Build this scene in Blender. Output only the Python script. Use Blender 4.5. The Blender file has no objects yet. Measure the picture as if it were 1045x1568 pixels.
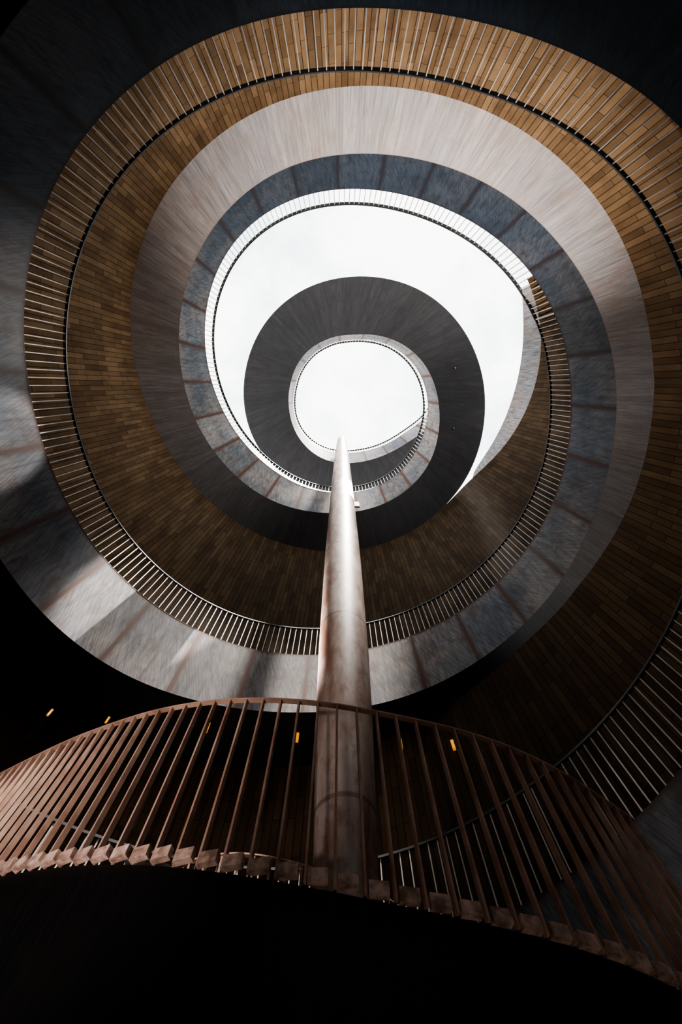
import bpy, math, numpy as np
from mathutils import Matrix, Vector
sc=bpy.context.scene
F=910.0
T=math.atan(254/F); ST,CT=math.sin(T),math.cos(T)

# ---------------------------------------------------------------- helpers
def ray(px,py):
    a=(px-682.5)/F; b=(1024-py)/F
    d=CT+b*ST
    return a/d,(ST-b*CT)/d
def link(o,parent=None):
    sc.collection.objects.link(o)
    if parent: o.parent=parent
    return o
def empty(name):
    e=bpy.data.objects.new(name,None); e.empty_display_size=.3
    return link(e)
def mesh(name,verts,faces,mat,parent=None,uvs=None,smooth=False,attr=None):
    m=bpy.data.meshes.new(name); m.from_pydata([tuple(map(float,v)) for v in verts],[],faces)
    if uvs is not None:
        l=m.uv_layers.new(name='UVMap')
        for lp in m.loops: l.data[lp.index].uv=uvs[lp.vertex_index]
    if attr is not None:
        at=m.attributes.new('painted_shade','FLOAT','POINT')
        at.data.foreach_set('value',[float(v) for v in attr])
    if smooth:
        for p in m.polygons: p.use_smooth=True
    m.materials.append(mat); m.update()
    return link(bpy.data.objects.new(name,m),parent)
def strip(name,c1,c2,mat,parent,k=6,u0=0.0,smooth=True,shade=None):
    c1=np.array(c1);c2=np.array(c2);n=len(c1)
    mid=(c1+c2)/2
    u=np.concatenate([[0],np.cumsum(np.linalg.norm(np.diff(mid,axis=0),axis=1))])+u0
    L=np.linalg.norm(c2-c1,axis=1)
    V=[];U=[];Fc=[];At=[] if shade is not None else None
    for i in range(n):
        for j in range(k+1):
            t=j/k; V.append(c1[i]*(1-t)+c2[i]*t); U.append((u[i],L[i]*t))
            if shade is not None: At.append(shade[i])
    for i in range(n-1):
        for j in range(k):
            a=i*(k+1)+j; Fc.append((a,a+1,a+k+2,a+k+1))
    return mesh(name,V,Fc,mat,parent,U,smooth,At)
def boxes(name,items,mat,parent):
    V=[];Fc=[]
    for p0,p1,t,nn,w,d in items:
        b=len(V)
        for p in (p0,p1):
            for a,c in((-1,-1),(1,-1),(1,1),(-1,1)):
                V.append(np.array(p)+t*a*w/2+nn*c*d/2)
        Fc+=[(b,b+3,b+2,b+1),(b+4,b+5,b+6,b+7)]+[(b+i,b+(i+1)%4,b+4+(i+1)%4,b+4+i) for i in range(4)]
    return mesh(name,V,Fc,mat,parent)
def sweep(name,curve,w,h,mat,parent):
    c=np.array(curve); t=np.gradient(c,axis=0); t[:,2]=0; t/=np.linalg.norm(t,axis=1)[:,None]
    nn=np.stack([-t[:,1],t[:,0],0*t[:,0]],1); up=np.array([0,0,1.])
    V=[];Fc=[]
    for i in range(len(c)):
        for a,b in((-1,-1),(1,-1),(1,1),(-1,1)): V.append(c[i]+nn[i]*a*w/2+up*b*h/2)
    for i in range(len(c)-1):
        for k in range(4):
            Fc.append((i*4+k,i*4+(k+1)%4,i*4+4+(k+1)%4,i*4+4+k))
    Fc+=[(3,2,1,0),tuple(len(V)-4+k for k in range(4))]
    return mesh(name,V,Fc,mat,parent)
def gs(y,sig):
    k=int(4*sig)+1; x=np.arange(-k,k+1); w=np.exp(-x*x/(2*sig*sig)); w/=w.sum()
    return np.convolve(np.pad(y,k,mode='reflect',reflect_type='odd'),w,'valid')
def sm(x,a,b):
    t=np.clip((x-a)/(b-a),0,1); return t*t*(3-2*t)

# ---------------------------------------------------------------- materials
def base_mat(name,rough=.7,metal=0.0,spec=.3):
    m=bpy.data.materials.new(name); m.use_nodes=True; nt=m.node_tree
    b=nt.nodes['Principled BSDF']; b.inputs['Roughness'].default_value=rough
    b.inputs['Metallic'].default_value=metal
    b.inputs['Specular IOR Level'].default_value=spec
    return m,nt,b
def N(nt,t,**k):
    n=nt.nodes.new(t)
    for a,v in k.items(): setattr(n,a,v)
    return n
def mapped(nt,scale,src='UV',rot=0.0):
    tc=N(nt,'ShaderNodeTexCoord'); mp=N(nt,'ShaderNodeMapping')
    mp.inputs['Scale'].default_value=scale
    if rot:
        m0=N(nt,'ShaderNodeMapping'); m0.inputs['Rotation'].default_value=(0,0,rot)
        nt.links.new(tc.outputs[src],m0.inputs['Vector']); nt.links.new(m0.outputs[0],mp.inputs['Vector'])
    else: nt.links.new(tc.outputs[src],mp.inputs['Vector'])
    return mp.outputs[0]
def noise(nt,vec,scale=1,detail=4,rough=.55):
    n=N(nt,'ShaderNodeTexNoise'); n.inputs['Scale'].default_value=scale
    n.inputs['Detail'].default_value=detail; n.inputs['Roughness'].default_value=rough
    nt.links.new(vec,n.inputs['Vector']); return n.outputs['Fac']
def ramp(nt,fac,stops):
    r=N(nt,'ShaderNodeValToRGB'); e=r.color_ramp.elements
    while len(e)<len(stops): e.new(.5)
    for i,(p,c) in enumerate(stops): e[i].position=p; e[i].color=(*c,1)
    nt.links.new(fac,r.inputs['Fac']); return r.outputs['Color']
def mix(nt,a,b,fac,mode='MIX'):
    m=N(nt,'ShaderNodeMix',data_type='RGBA',blend_type=mode)
    for v,i in((a,6),(b,7)):
        if isinstance(v,tuple): m.inputs[i].default_value=(*v,1)
        else: nt.links.new(v,m.inputs[i])
    if isinstance(fac,(int,float)): m.inputs[0].default_value=fac
    else: nt.links.new(fac,m.inputs[0])
    return m.outputs[2]
def bump(nt,b,h,s=.2,d=.02):
    n=N(nt,'ShaderNodeBump'); n.inputs['Strength'].default_value=s; n.inputs['Distance'].default_value=d
    nt.links.new(h,n.inputs['Height']); nt.links.new(n.outputs[0],b.inputs['Normal'])

def corten(name,cool,warm,stain,panel=1.15,streak=9.0,rough=.6,rustseam=.6,contrast=1.0,painted_shade=None,blot=.75,seamw=.012,panelvar=.0,rot=0.0,grain=.85,boards=0.0,seamhalo=.11,spec=.35):
    m,nt,b=base_mat(name,rough,0,spec)
    big=noise(nt,mapped(nt,(.35,.5,1)),1.3,3)
    col=ramp(nt,big,[(.35,cool),(.62,warm)])
    stc=stain
    if painted_shade is not None:
        at=N(nt,'ShaderNodeAttribute',attribute_name='painted_shade')
        col=mix(nt,painted_shade,col,at.outputs['Fac'])  # blends towards a dark colour that stands in for shade
        stc=mix(nt,tuple(v*.4 for v in painted_shade),stain,at.outputs['Fac'])
    st=noise(nt,mapped(nt,(streak,.7,1)),1.6,6,.65)
    k=.65*contrast
    col=mix(nt,col,ramp(nt,st,[(.3,(1-k,)*3),(.5,(1-.3*k,)*3),(.68,(1.0,)*3)]),1.0,'MULTIPLY')
    ft=noise(nt,mapped(nt,(30,1.0,1),rot=rot),1.5,3,.6)
    col=mix(nt,col,ramp(nt,ft,[(.42,(.40,)*3),(.56,(1,)*3)]),grain,'MULTIPLY')
    if boards:
        bd=N(nt,'ShaderNodeTexBrick',offset=0.5)
        for kx,v in(('Scale',1.0),('Mortar Size',.004),('Mortar Smooth',.3),('Brick Width',.16),('Row Height',3.0)): bd.inputs[kx].default_value=v
        bd.inputs['Color1'].default_value=(1-boards,)*3+(1,); bd.inputs['Color2'].default_value=(1,1,1,1); bd.inputs['Mortar'].default_value=(.7,.66,.64,1)
        nt.links.new(mapped(nt,(1,1,1)),bd.inputs['Vector'])
        col=mix(nt,col,bd.outputs['Color'],1.0,'MULTIPLY')
    bl=noise(nt,mapped(nt,(2.4,1.5,1)),1.2,8,.7)
    col=mix(nt,col,stc,ramp(nt,bl,[(.51,(0,0,0)),(.60,(blot,)*3)]))
    br=N(nt,'ShaderNodeTexBrick',offset=0.0)
    for kx,v in(('Scale',1.0),('Mortar Size',seamw),('Mortar Smooth',.2),('Brick Width',panel),('Row Height',40.0)): br.inputs[kx].default_value=v
    br.inputs['Color1'].default_value=(1-panelvar,)*3+(1,); br.inputs['Color2'].default_value=(1,1,1,1); br.inputs['Mortar'].default_value=(1,1,1,1)
    nt.links.new(mapped(nt,(1,1,1)),br.inputs['Vector'])
    col=mix(nt,col,br.outputs['Color'],1.0,'MULTIPLY')
    col=mix(nt,col,stc,br.outputs['Fac'])
    br2=N(nt,'ShaderNodeTexBrick',offset=0.0)
    for kx,v in(('Scale',1.0),('Mortar Size',seamhalo),('Mortar Smooth',1.0),('Brick Width',panel),('Row Height',40.0)): br2.inputs[kx].default_value=v
    nt.links.new(mapped(nt,(1,1,1)),br2.inputs['Vector'])
    f=mix(nt,(0,0,0),br2.outputs['Fac'],ramp(nt,bl,[(.36,(.3,)*3),(.50,(1,1,1))]))
    f=mix(nt,(0,0,0),f,rustseam)
    col=mix(nt,col,stc,f)
    nt.links.new(col,b.inputs['Base Color']); bump(nt,b,st,.12,.01)
    return m
m_fascia=corten('corten_fascia',(.215,.235,.275),(.46,.405,.375),(.115,.055,.034),rough=.65,rustseam=.9,seamw=.035,painted_shade=(.010,.036,.072),panelvar=.30,rot=.35,contrast=.85,grain=.55,seamhalo=.13,spec=.22,blot=.42)
m_soffit=corten('corten_soffit',(.54,.51,.52),(.58,.52,.49),(.38,.29,.25),panel=5.2,streak=10,rustseam=.2,contrast=.5,painted_shade=(.030,.027,.029),blot=.45,grain=.36,boards=.18)
m_top=corten('corten_pale',(.62,.64,.68),(.66,.56,.52),(.46,.30,.25),panel=1.2,streak=6,rustseam=.3,contrast=.5,blot=.3)
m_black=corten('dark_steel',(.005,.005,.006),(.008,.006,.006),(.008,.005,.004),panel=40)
m_tread=corten('tread_steel',(.15,.15,.15),(.18,.15,.13),(.1,.06,.04))

def tile_mat(name,c1,c2,mo):
    m,nt,b=base_mat(name,.8,0,.2)
    tc=N(nt,'ShaderNodeTexCoord'); sx=N(nt,'ShaderNodeSeparateXYZ'); cx=N(nt,'ShaderNodeCombineXYZ')
    nt.links.new(tc.outputs['UV'],sx.inputs[0]); nt.links.new(sx.outputs[1],cx.inputs[0]); nt.links.new(sx.outputs[0],cx.inputs[1])
    br=N(nt,'ShaderNodeTexBrick',offset=.37,offset_frequency=2)
    for kx,v in(('Scale',1.0),('Mortar Size',.006),('Mortar Smooth',.1),('Brick Width',1.0),('Row Height',.12),('Bias',0.0)): br.inputs[kx].default_value=v
    br.inputs['Color1'].default_value=(*c1,1); br.inputs['Color2'].default_value=(*c2,1)
    br.inputs['Mortar'].default_value=(*mo,1)
    nt.links.new(cx.outputs[0],br.inputs['Vector'])
    n=noise(nt,mapped(nt,(3,1,1)),1.2,5)
    col=mix(nt,br.outputs['Color'],ramp(nt,n,[(.3,(.65,.62,.6)),(.65,(1,1,1))]),1.0,'MULTIPLY')
    at=N(nt,'ShaderNodeAttribute',attribute_name='painted_shade')
    col=mix(nt,mix(nt,(0,0,0),col,.2),col,at.outputs['Fac'])  # tile colour darkened where shade is painted in
    nt.links.new(col,b.inputs['Base Color']); bump(nt,b,br.outputs['Fac'],-.3,.01)
    return m
m_tile=tile_mat('terracotta_planks',(.20,.122,.064),(.34,.22,.122),(.045,.027,.015))
def simple(name,c1,c2,scale=6,rough=.5,metal=0.0,emit=None):
    m,nt,b=base_mat(name,rough,metal,.4)
    n=noise(nt,mapped(nt,(1,1,1),'Object'),scale,5)
    nt.links.new(ramp(nt,n,[(.35,c1),(.65,c2)]),b.inputs['Base Color'])
    if emit:
        b.inputs['Emission Color'].default_value=(*emit[0],1); b.inputs['Emission Strength'].default_value=emit[1]
    return m
m_rail=simple('rail_steel',(.40,.36,.34),(.58,.53,.50),3,.45)
m_hand=simple('handrail_steel',(.02,.02,.02),(.04,.04,.04),3,.5)
m_frail=simple('rusty_balusters',(.38,.22,.165),(.56,.38,.30),5,.75)
m_foot=simple('rusty_feet',(.26,.16,.13),(.70,.50,.43),18,.75)
m_floor=simple('floor_concrete',(.09,.085,.08),(.12,.11,.10),2,.6)
m_lamp=simple('amber_lamp',(.8,.4,.02),(.9,.5,.03),3,.4,0,((1,.40,.02),.6))
m_added_can=simple('added_light_can',(.09,.085,.088),(.10,.095,.095),3,.6)  # for the cans around the added lights
def column_mat():
    m,nt,b=base_mat('column_steel',.55,0.0,.4)
    n=noise(nt,mapped(nt,(2.5,2.5,.6),'Object'),1.6,6,.6)
    col=ramp(nt,n,[(.34,(.22,.115,.08)),(.5,(.40,.30,.265)),(.66,(.50,.45,.43))])
    n2=noise(nt,mapped(nt,(1,1,.5),'Object'),7,6,.75)
    col=mix(nt,col,(.25,.11,.065),ramp(nt,n2,[(.50,(0,0,0)),(.66,(.7,)*3)]))
    br=N(nt,'ShaderNodeTexBrick',offset=0.0)
    for kx,v in(('Scale',1.0),('Mortar Size',.03),('Mortar Smooth',.6),('Brick Width',2.6),('Row Height',90.0)): br.inputs[kx].default_value=v
    tc=N(nt,'ShaderNodeTexCoord'); sx=N(nt,'ShaderNodeSeparateXYZ'); cx=N(nt,'ShaderNodeCombineXYZ')
    nt.links.new(tc.outputs['Object'],sx.inputs[0]); nt.links.new(sx.outputs[2],cx.inputs[0])
    ad=N(nt,'ShaderNodeMath',operation='ADD'); ad.inputs[1].default_value=20; nt.links.new(sx.outputs[0],ad.inputs[0]); nt.links.new(ad.outputs[0],cx.inputs[1])
    nt.links.new(cx.outputs[0],br.inputs['Vector'])
    col=mix(nt,col,(.14,.07,.05),mix(nt,(0,0,0),br.outputs['Fac'],.6))
    nt.links.new(col,b.inputs['Base Color']); return m
m_col=column_mat()

# ---------------------------------------------------------------- helix curves
SG=np.arange(-3.2,11.21,.02)
HA=np.interp(SG,[-3.2,-3,-2,-1.5,-1,0,1,2,3,4,5,6,7,8,9,10,11.2],[1.7,1.9,3.1,3.9,5.1,6.7,7.3,8.4,10.8,14.2,16.4,18.4,20.4,22.4,24.2,25.4,26.4])
HA=gs(HA,16)
HB=HA-np.interp(SG,[0,5,8,11],[1.6,1.8,1.9,1.6])
HC=HB-np.interp(SG,[0,2.2,3,7,8,11],[.2,.2,.8,.8,.3,.2])
def hof(arr,s): return np.interp(s,SG,arr)
def to_s(pts,s0,arr,extra=()):
    out=[];prev=s0
    for px,py in pts:
        x,y=ray(px,py); s=math.atan2(-x,-y)/(math.pi/2)
        s+=4*round((prev-s)/4)
        prev=s; out.append((s,math.hypot(x,y)*hof(arr,s)))
    out=list(extra)+out; out.sort()
    return out
def curve(pts,sig=5):
    a=np.array(pts); return gs(np.interp(SG,a[:,0],a[:,1]),sig)
A_px=[(1365,245),(1200,140),(1050,75),(900,38),(735,20),(600,27),(470,57),(340,118),(225,210),(160,282),(105,380),(65,490),(50,600),(52,720),(75,840),(115,960),(180,1080),(260,1170),(340,1230),(440,1280),(540,1305),(640,1310),(760,1290),(860,1255),(930,1215),(1000,1160),(1060,1090),(1105,1010),(1130,930),(1140,830),(1135,720),(1115,640),(1075,560),(1020,500),(960,455),(880,415),(800,390),(720,379),(620,388),(540,420),(470,480),(430,550),(412,630),(412,700),(427,770),(452,830),(485,880),(530,925),(580,960),(640,982),(700,985),(760,972),(810,935),(843,880),(857,820),(850,770),(825,725),(790,697),(740,682),(700,682),(650,695),(610,730),(592,775),(588,820),(600,860),(630,890),(668,905),(715,903),(755,895),(790,878),(815,858),(842,840),(868,826)]
A=curve(to_s(A_px,-.6,HA,[(-3.2,4.6),(-2.5,5.2),(-2,5.8),(-1.55,5.4),(-1.2,5.0),(-.9,4.6)]))
B_px=[(-40,1040),(0,1120),(50,1190),(110,1255),(200,1325),(300,1375),(390,1400),(500,1418),(600,1423),(700,1418),(780,1405),(870,1370),(960,1320),(1040,1255),(1110,1185),(1175,1060),(1210,960),(1232,850),(1232,740),(1195,610),(1110,480),(1020,395),(920,345),(830,318),(735,310),(640,315),(560,340),(480,395),(410,480),(370,580),(358,680),(370,770),(395,850),(440,915),(500,975),(560,1008),(620,1022),(680,1025),(740,1018),(810,985),(860,930),(878,860),(875,790),(855,735),(815,695),(760,673),(710,672),(650,682),(605,715),(583,765),(580,820),(592,865),(625,905),(665,925),(720,923),(768,910),(805,890),(835,868),(862,850),(885,835)]
bp=to_s(B_px,1.3,HB)
ex=[(s,float(np.interp(s,SG,A))) for s in np.arange(-3.2,bp[0][0]-.25,.1)]
B=curve(ex+bp)
C_px=[(1000,1325),(1120,1205),(1220,1090),(1280,960),(1305,830),(1300,700),(1278,560),(1225,440),(1150,345),(1050,265),(930,205),(820,180),(735,172),(640,180),(540,210),(450,260),(370,335),(305,430),(270,530),(260,640),(275,750),(310,850),(365,940),(430,1010),(500,1060),(580,1090),(660,1103),(740,1095),(810,1070),(870,1030),(920,980),(955,910),(970,830),(965,750),(940,680),(895,620),(840,580),(770,558),(700,555),(630,570),(570,605),(525,655),(497,720),(488,790),(500,860),(530,915),(600,965),(680,985),(760,970),(820,935),(860,900),(890,870)]
cp=to_s(C_px,2.4,HC)
ex=[(s,float(np.interp(s,SG,B))+1.1) for s in np.arange(-3.2,cp[0][0]-.35,.1)]
C=curve(ex+cp); C=np.maximum(C,B+.03)
ai=(SG-0)*math.pi/2
DX=-np.sin(ai); DY=-np.cos(ai)
def P(R,H,s0,s1,dz=0):
    m=(SG>=s0-1e-6)&(SG<=s1+1e-6)
    return np.stack([DX*R,DY*R,H+dz],1)[m]
S0,S1=-3.0,10.86
stair=empty('spiral_staircase')
mm=(SG>=S0-1e-6)&(SG<=S1+1e-6)
fp=np.interp(SG,[-3,-2,-1.3,-.8,-.5,.4,1.0,2.2,3.0,3.4,4.3,4.8,5.4,6,11],[.4,.45,.4,.05,.05,.12,.55,.9,.55,.2,.15,.85,1,1,1])  # bright and shaded turns painted into the fascia colour
strip('fascia',P(A,HA,S0,S1),P(B,HB,S0,S1),m_fascia,stair,8,shade=gs(fp,8)[mm])
pw=(sm(SG,2.3,3.1)*(1-.96*sm(SG,4.7,5.85)))  # soffit light and shade put into its colour along the spiral
strip('soffit',P(B,HB,S0,S1),P(C,HC,S0,S1),m_soffit,stair,8,shade=pw[mm])
strip('treads',P(A,HA,S0,S1,-.02),P(np.maximum(C,A+.3),HA,S0,S1,-.02),m_tread,stair,3)
m2=(SG>=6.9-1e-6)&(SG<=S1+1e-6)
strip('outer_fascia',P(C,HC,6.9,S1),P(np.maximum(C,A+.3),HA,6.9,S1),m_fascia,stair,4,shade=np.ones(m2.sum())*.5)

def railing(prefix,pts,spacing,h,w,d,mat,hmat,parent,hw=.05,hh=.02,inset=.03,side=1,drop=0.0):
    c=np.array(pts); seg=np.linalg.norm(np.diff(c,axis=0),axis=1); L=np.concatenate([[0],np.cumsum(seg)])
    q=np.arange(0,L[-1],spacing)
    X=np.stack([np.interp(q,L,c[:,i]) for i in range(3)],1)
    t=np.gradient(X,axis=0); t[:,2]=0; t/=np.linalg.norm(t,axis=1)[:,None]
    nn=np.stack([-t[:,1],t[:,0],0*t[:,0]],1)*side
    up=np.array([0,0,1.])
    it=[(X[i]-nn[i]*inset-up*drop,X[i]-nn[i]*inset+up*h,t[i],nn[i],w,d) for i in range(len(X))]
    boxes(prefix+'_balusters',it,mat,parent)
    cn=np.gradient(c,axis=0); cn[:,2]=0; cn/=np.linalg.norm(cn,axis=1)[:,None]
    cnn=np.stack([-cn[:,1],cn[:,0],0*cn[:,0]],1)*side
    sweep(prefix+'_handrail',c-cnn*inset+up*h,hw,hh,hmat,parent)
    return X,t,nn
railing('inner',P(A,HA,S0,3.2),.125,1.1,.014,.024,m_rail,m_hand,stair,hw=.05,hh=.03,side=-1)
railing('upper',P(A,HA,3.2,S1),.15,1.1,.022,.03,m_rail,m_hand,stair,hw=.08,hh=.04,side=-1)

# ---------------------------------------------------------------- walls
W_px=[(945,955),(1000,905),(1050,830),(1078,745),(1086,680),(1075,610),(1050,550)]
wp=[]
prev=6.4
hw0=float(hof(HC,6.6))
for (px,py),k in zip(W_px,[0,.2,.4,.58,.72,.88,1.0]):
    x,y=ray(px,py); s=math.atan2(-x,-y)/(math.pi/2); s+=4*round((prev-s)/4); prev=s
    h=hw0*(1-k)+(float(hof(HA,s-4))+.15)*k
    wp.append((s,math.hypot(x,y)*h,h))
sw=wp[0][0]; wa=np.array(wp)
WR=np.where(SG<sw,C,np.interp(SG,wa[:,0],wa[:,1])); WH=np.where(SG<sw,HC,np.interp(SG,wa[:,0],wa[:,2]))
WR2=gs(WR,4); WH2=gs(WH,4); WR=np.where(SG>sw-.3,WR2,C);WH=np.where(SG>sw-.3,WH2,HC)
s_end=wp[-1][0]
sel=(SG>=3-1e-6)&(SG<=s_end)
low=np.interp(SG-4,SG,np.maximum(C,A+.3)); lowH=np.interp(SG-4,SG,HA)
top=np.stack([DX*WR,DY*WR,WH],1)[sel]; bot=np.stack([DX*low,DY*low,lowH],1)[sel]
tp=np.interp(SG,[3,4.9,5.7,6.6,7.1,8],[1,1,.2,.1,.6,.6])  # shade painted onto the wall tiles, turn by turn
strip('wall_curved',top,bot,m_tile,None,10,shade=tp[sel])
sel=(SG>=-1-1e-6)&(SG<=3+1e-6)
RR=np.maximum(C,6.6)
top=np.stack([DX*C,DY*C,HC],1)[sel]; bot=np.stack([DX*RR,DY*RR,0*HC-1.6],1)[sel]
tp=np.interp(SG,[-1,0,2.3,2.6,3],[.3,.1,.1,.4,.9])  # lower wall: shade painted into the tile colour
strip('wall_lower',top,bot,m_tile,None,16,shade=tp[sel])
sel=(SG>=sw-.02)&(SG<=s_end-.02)
f=np.sin(np.clip((SG-sw)/(s_end-sw),0,1)*math.pi)**.6*1.5
topb=np.stack([DX*WR,DY*WR,WH+f*1.0],1)[sel]; botb=np.stack([DX*(WR),DY*(WR),WH],1)[sel]
strip('trim_1',topb,botb,m_top,None,4)
n=96
V=[(0,0.0,-1.6)]+[(8*math.cos(2*math.pi*i/n),8*math.sin(2*math.pi*i/n),-1.6) for i in range(n)]
mesh('floor',V,[(0,i+1,(i+1)%n+1) for i in range(n)],m_floor)

# ---------------------------------------------------------------- column
col=empty('support_column')
cxx,cyy=.03,3.05
V=[];Fc=[];n=64
def cr(z): return float(np.interp(z,[-1.6,1.8,2.4,3.5,4.7,7.8,14,20,26],[.20,.20,.22,.265,.295,.325,.33,.31,.24]))
levels=[(z,cr(z)) for z in np.linspace(-1.6,26.2,50)]+[(26.22,.0001)]
for z,r in levels:
    for i in range(n):
        a=2*math.pi*i/n; V.append((cxx+r*math.cos(a),cyy+r*math.sin(a),z))
for k in range(len(levels)-1):
    for i in range(n): Fc.append((k*n+i,k*n+(i+1)%n,(k+1)*n+(i+1)%n,(k+1)*n+i))
mesh('shaft',V,Fc,m_col,col,None,True)
ex_=np.array([1.,0,0]);ey=np.array([0,1.,0])
boxes('brackets',[(np.array((cxx+.38,cyy+.05,z)),np.array((cxx+.38,cyy+.05,z+.45)),ex_,ey,.16,.05) for z in(11.6,)],m_col,col)

# ---------------------------------------------------------------- foreground flight
fl=empty('lower_staircase')
def spl(ctrl,n=160):
    c=np.array(ctrl,float); t=np.linspace(0,len(c)-1,n); out=[]
    for q in t:
        i=min(int(q),len(c)-2); u=q-i
        p0=c[max(i-1,0)] if i>0 else 2*c[0]-c[1]; p1=c[i];p2=c[i+1]; p3=c[i+2] if i+2<len(c) else 2*c[-1]-c[-2]
        out.append(.5*((2*p1)+(-p0+p2)*u+(2*p0-5*p1+4*p2-p3)*u*u+(-p0+3*p1-3*p2+p3)*u**3))
    return np.array(out)
def bp3(px,py,h):
    x,y=ray(px,py); return (x*h,y*h,h)
Fp=[bp3(-260,1830,2.25),bp3(-100,1765,2.1),bp3(0,1738,1.98),bp3(120,1716,1.84),bp3(250,1708,1.72),bp3(400,1716,1.6),bp3(600,1746,1.48),bp3(800,1786,1.43),bp3(1000,1830,1.40),bp3(1180,1880,1.39),bp3(1365,1960,1.38),bp3(1560,2080,1.37)]
Fc_=spl(Fp,240)
k=12; Fc_=np.array([np.convolve(np.pad(Fc_[:,i],k,mode='reflect',reflect_type='odd'),np.ones(2*k+1)/(2*k+1),'valid') for i in range(3)]).T
X,t,nn=railing('front',Fc_,.13,1.1,.012,.034,m_frail,m_frail,fl,hw=.035,hh=.012,inset=0,side=-1,drop=.04)
up=np.array([0,0,1.])
sgn=-1 if nn[len(nn)//2][1]>0 else 1
boxes('feet',[(X[i]+nn[i]*sgn*.018-up*.05+t[i]*.055,X[i]+nn[i]*sgn*.018+up*.003+t[i]*.055,t[i],nn[i],.088,.035) for i in range(len(X))],m_foot,fl)
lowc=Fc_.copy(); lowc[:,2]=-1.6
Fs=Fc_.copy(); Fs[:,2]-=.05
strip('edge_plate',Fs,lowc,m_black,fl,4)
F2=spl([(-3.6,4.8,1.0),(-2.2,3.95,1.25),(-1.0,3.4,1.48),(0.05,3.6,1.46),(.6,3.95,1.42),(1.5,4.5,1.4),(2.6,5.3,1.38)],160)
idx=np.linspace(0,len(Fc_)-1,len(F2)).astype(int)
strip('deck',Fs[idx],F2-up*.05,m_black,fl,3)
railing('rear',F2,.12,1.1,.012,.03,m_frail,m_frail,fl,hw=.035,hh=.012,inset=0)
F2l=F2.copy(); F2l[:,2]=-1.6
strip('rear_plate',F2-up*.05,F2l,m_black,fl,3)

# ---------------------------------------------------------------- lamps
lamps=empty('soffit_lamps')
Lp=[]
for px,py,z in [(100,1425,.6),(215,1440,.6),(415,1455,1),(595,1475,1),(802,1488,1),(907,1490,1)]:
    x,y=ray(px,py); r0=5.9; h=r0/math.hypot(x,y)
    s=math.atan2(-x,-y)/(math.pi/2); s+=4*round((2-s)/4)
    h=min(h,float(hof(HB,s))-.25)
    q=np.array((x*h,y*h,h)); r=np.array((x,y,0));r/=np.linalg.norm(r); tt=np.array((-r[1],r[0],0))
    Lp.append((q-up*.09*z,q+up*.09*z,tt,r,.05*z,.05*z))
boxes('lamp_bodies',Lp,m_lamp,lamps)

# ---------------------------------------------------------------- light
w=bpy.data.worlds.new('overcast_sky'); sc.world=w; w.use_nodes=True; nt=w.node_tree
bg=nt.nodes['Background']
nz=noise(nt,mapped(nt,(1,1,1),'Generated'),3.5,7,.6)
nt.links.new(ramp(nt,nz,[(.36,(.46,.56,.60)),(.60,(1.0,1.0,.99))]),bg.inputs['Color'])
bg.inputs['Strength'].default_value=3.2
sd=bpy.data.lights.new('sun','SUN'); sd.energy=10; sd.angle=math.radians(3); sd.color=(1,.94,.87)
so=bpy.data.objects.new('sun',sd); link(so)
so.rotation_euler=Vector((.17,-.24,1)).to_track_quat('Z','Y').to_euler()

def spot(name,loc,target,watts,size,blend,soft,color,r=None):
    """added spot light for brightening, in a made-up open can"""
    e=empty(name); loc=Vector(loc); q=(Vector(target)-loc).to_track_quat('-Z','Y')
    e.location=loc; e.rotation_euler=q.to_euler()
    ld=bpy.data.lights.new(name+'_added_light','SPOT'); ld.energy=watts; ld.spot_size=math.radians(size); ld.spot_blend=blend
    ld.shadow_soft_size=soft; ld.color=color
    lo=bpy.data.objects.new('added_light',ld); link(lo,e)
    n=24; r=soft+.012; rr=max(r,math.tan(math.radians(size/2))*.07+soft+.008)
    V=[];Fc=[]
    for z,q_ in((.04,.001),(.04,r),(-.07,rr)):
        for i in range(n): V.append((q_*math.cos(2*math.pi*i/n),q_*math.sin(2*math.pi*i/n),z))
    for k in range(2):
        for i in range(n): Fc.append((k*n+i,k*n+(i+1)%n,(k+1)*n+(i+1)%n,(k+1)*n+i))
    mesh('added_can',V,Fc,m_added_can,e)
def w3(px,py,h):
    x,y=ray(px,py); return (x*h,y*h,h)
spot('added_soffit_fill',(-1.6,4.2,3.0),(2.2,-4.4,13.5),10000,66,1.0,.3,(1,.95,.91))  # added light to brighten the upper soffit and wall
spot('added_sun_patch',(4.3,1.6,17.6),w3(215,1268,7.5),23000,13,.3,.02,(1,.94,.88))  # added light standing in for a sun patch on the fascia
spot('added_sun_patch.001',(4.2,-.6,17.6),w3(-15,880,6.5),11000,6.5,.5,.02,(1,.94,.88))  # second added light, imitates the sun patch further left
spot('added_rail_fill',(-2.4,-1.2,-.8),(-1.8,2.4,2.3),850,42,.9,.1,(1,.90,.84))  # added out of view to brighten the left front railing

# ---------------------------------------------------------------- camera
cd=bpy.data.cameras.new('camera'); cam=bpy.data.objects.new('camera',cd); link(cam)
cd.sensor_fit='VERTICAL'; cd.sensor_height=36; cd.lens=F/2048*36; cd.clip_start=.05
cam.matrix_world=Matrix(((1,0,0,0),(0,-CT,-ST,0),(0,ST,-CT,0),(0,0,0,1)))
sc.camera=cam
if sc.view_settings.view_transform=='AgX': sc.view_settings.look='AgX - High Contrast'
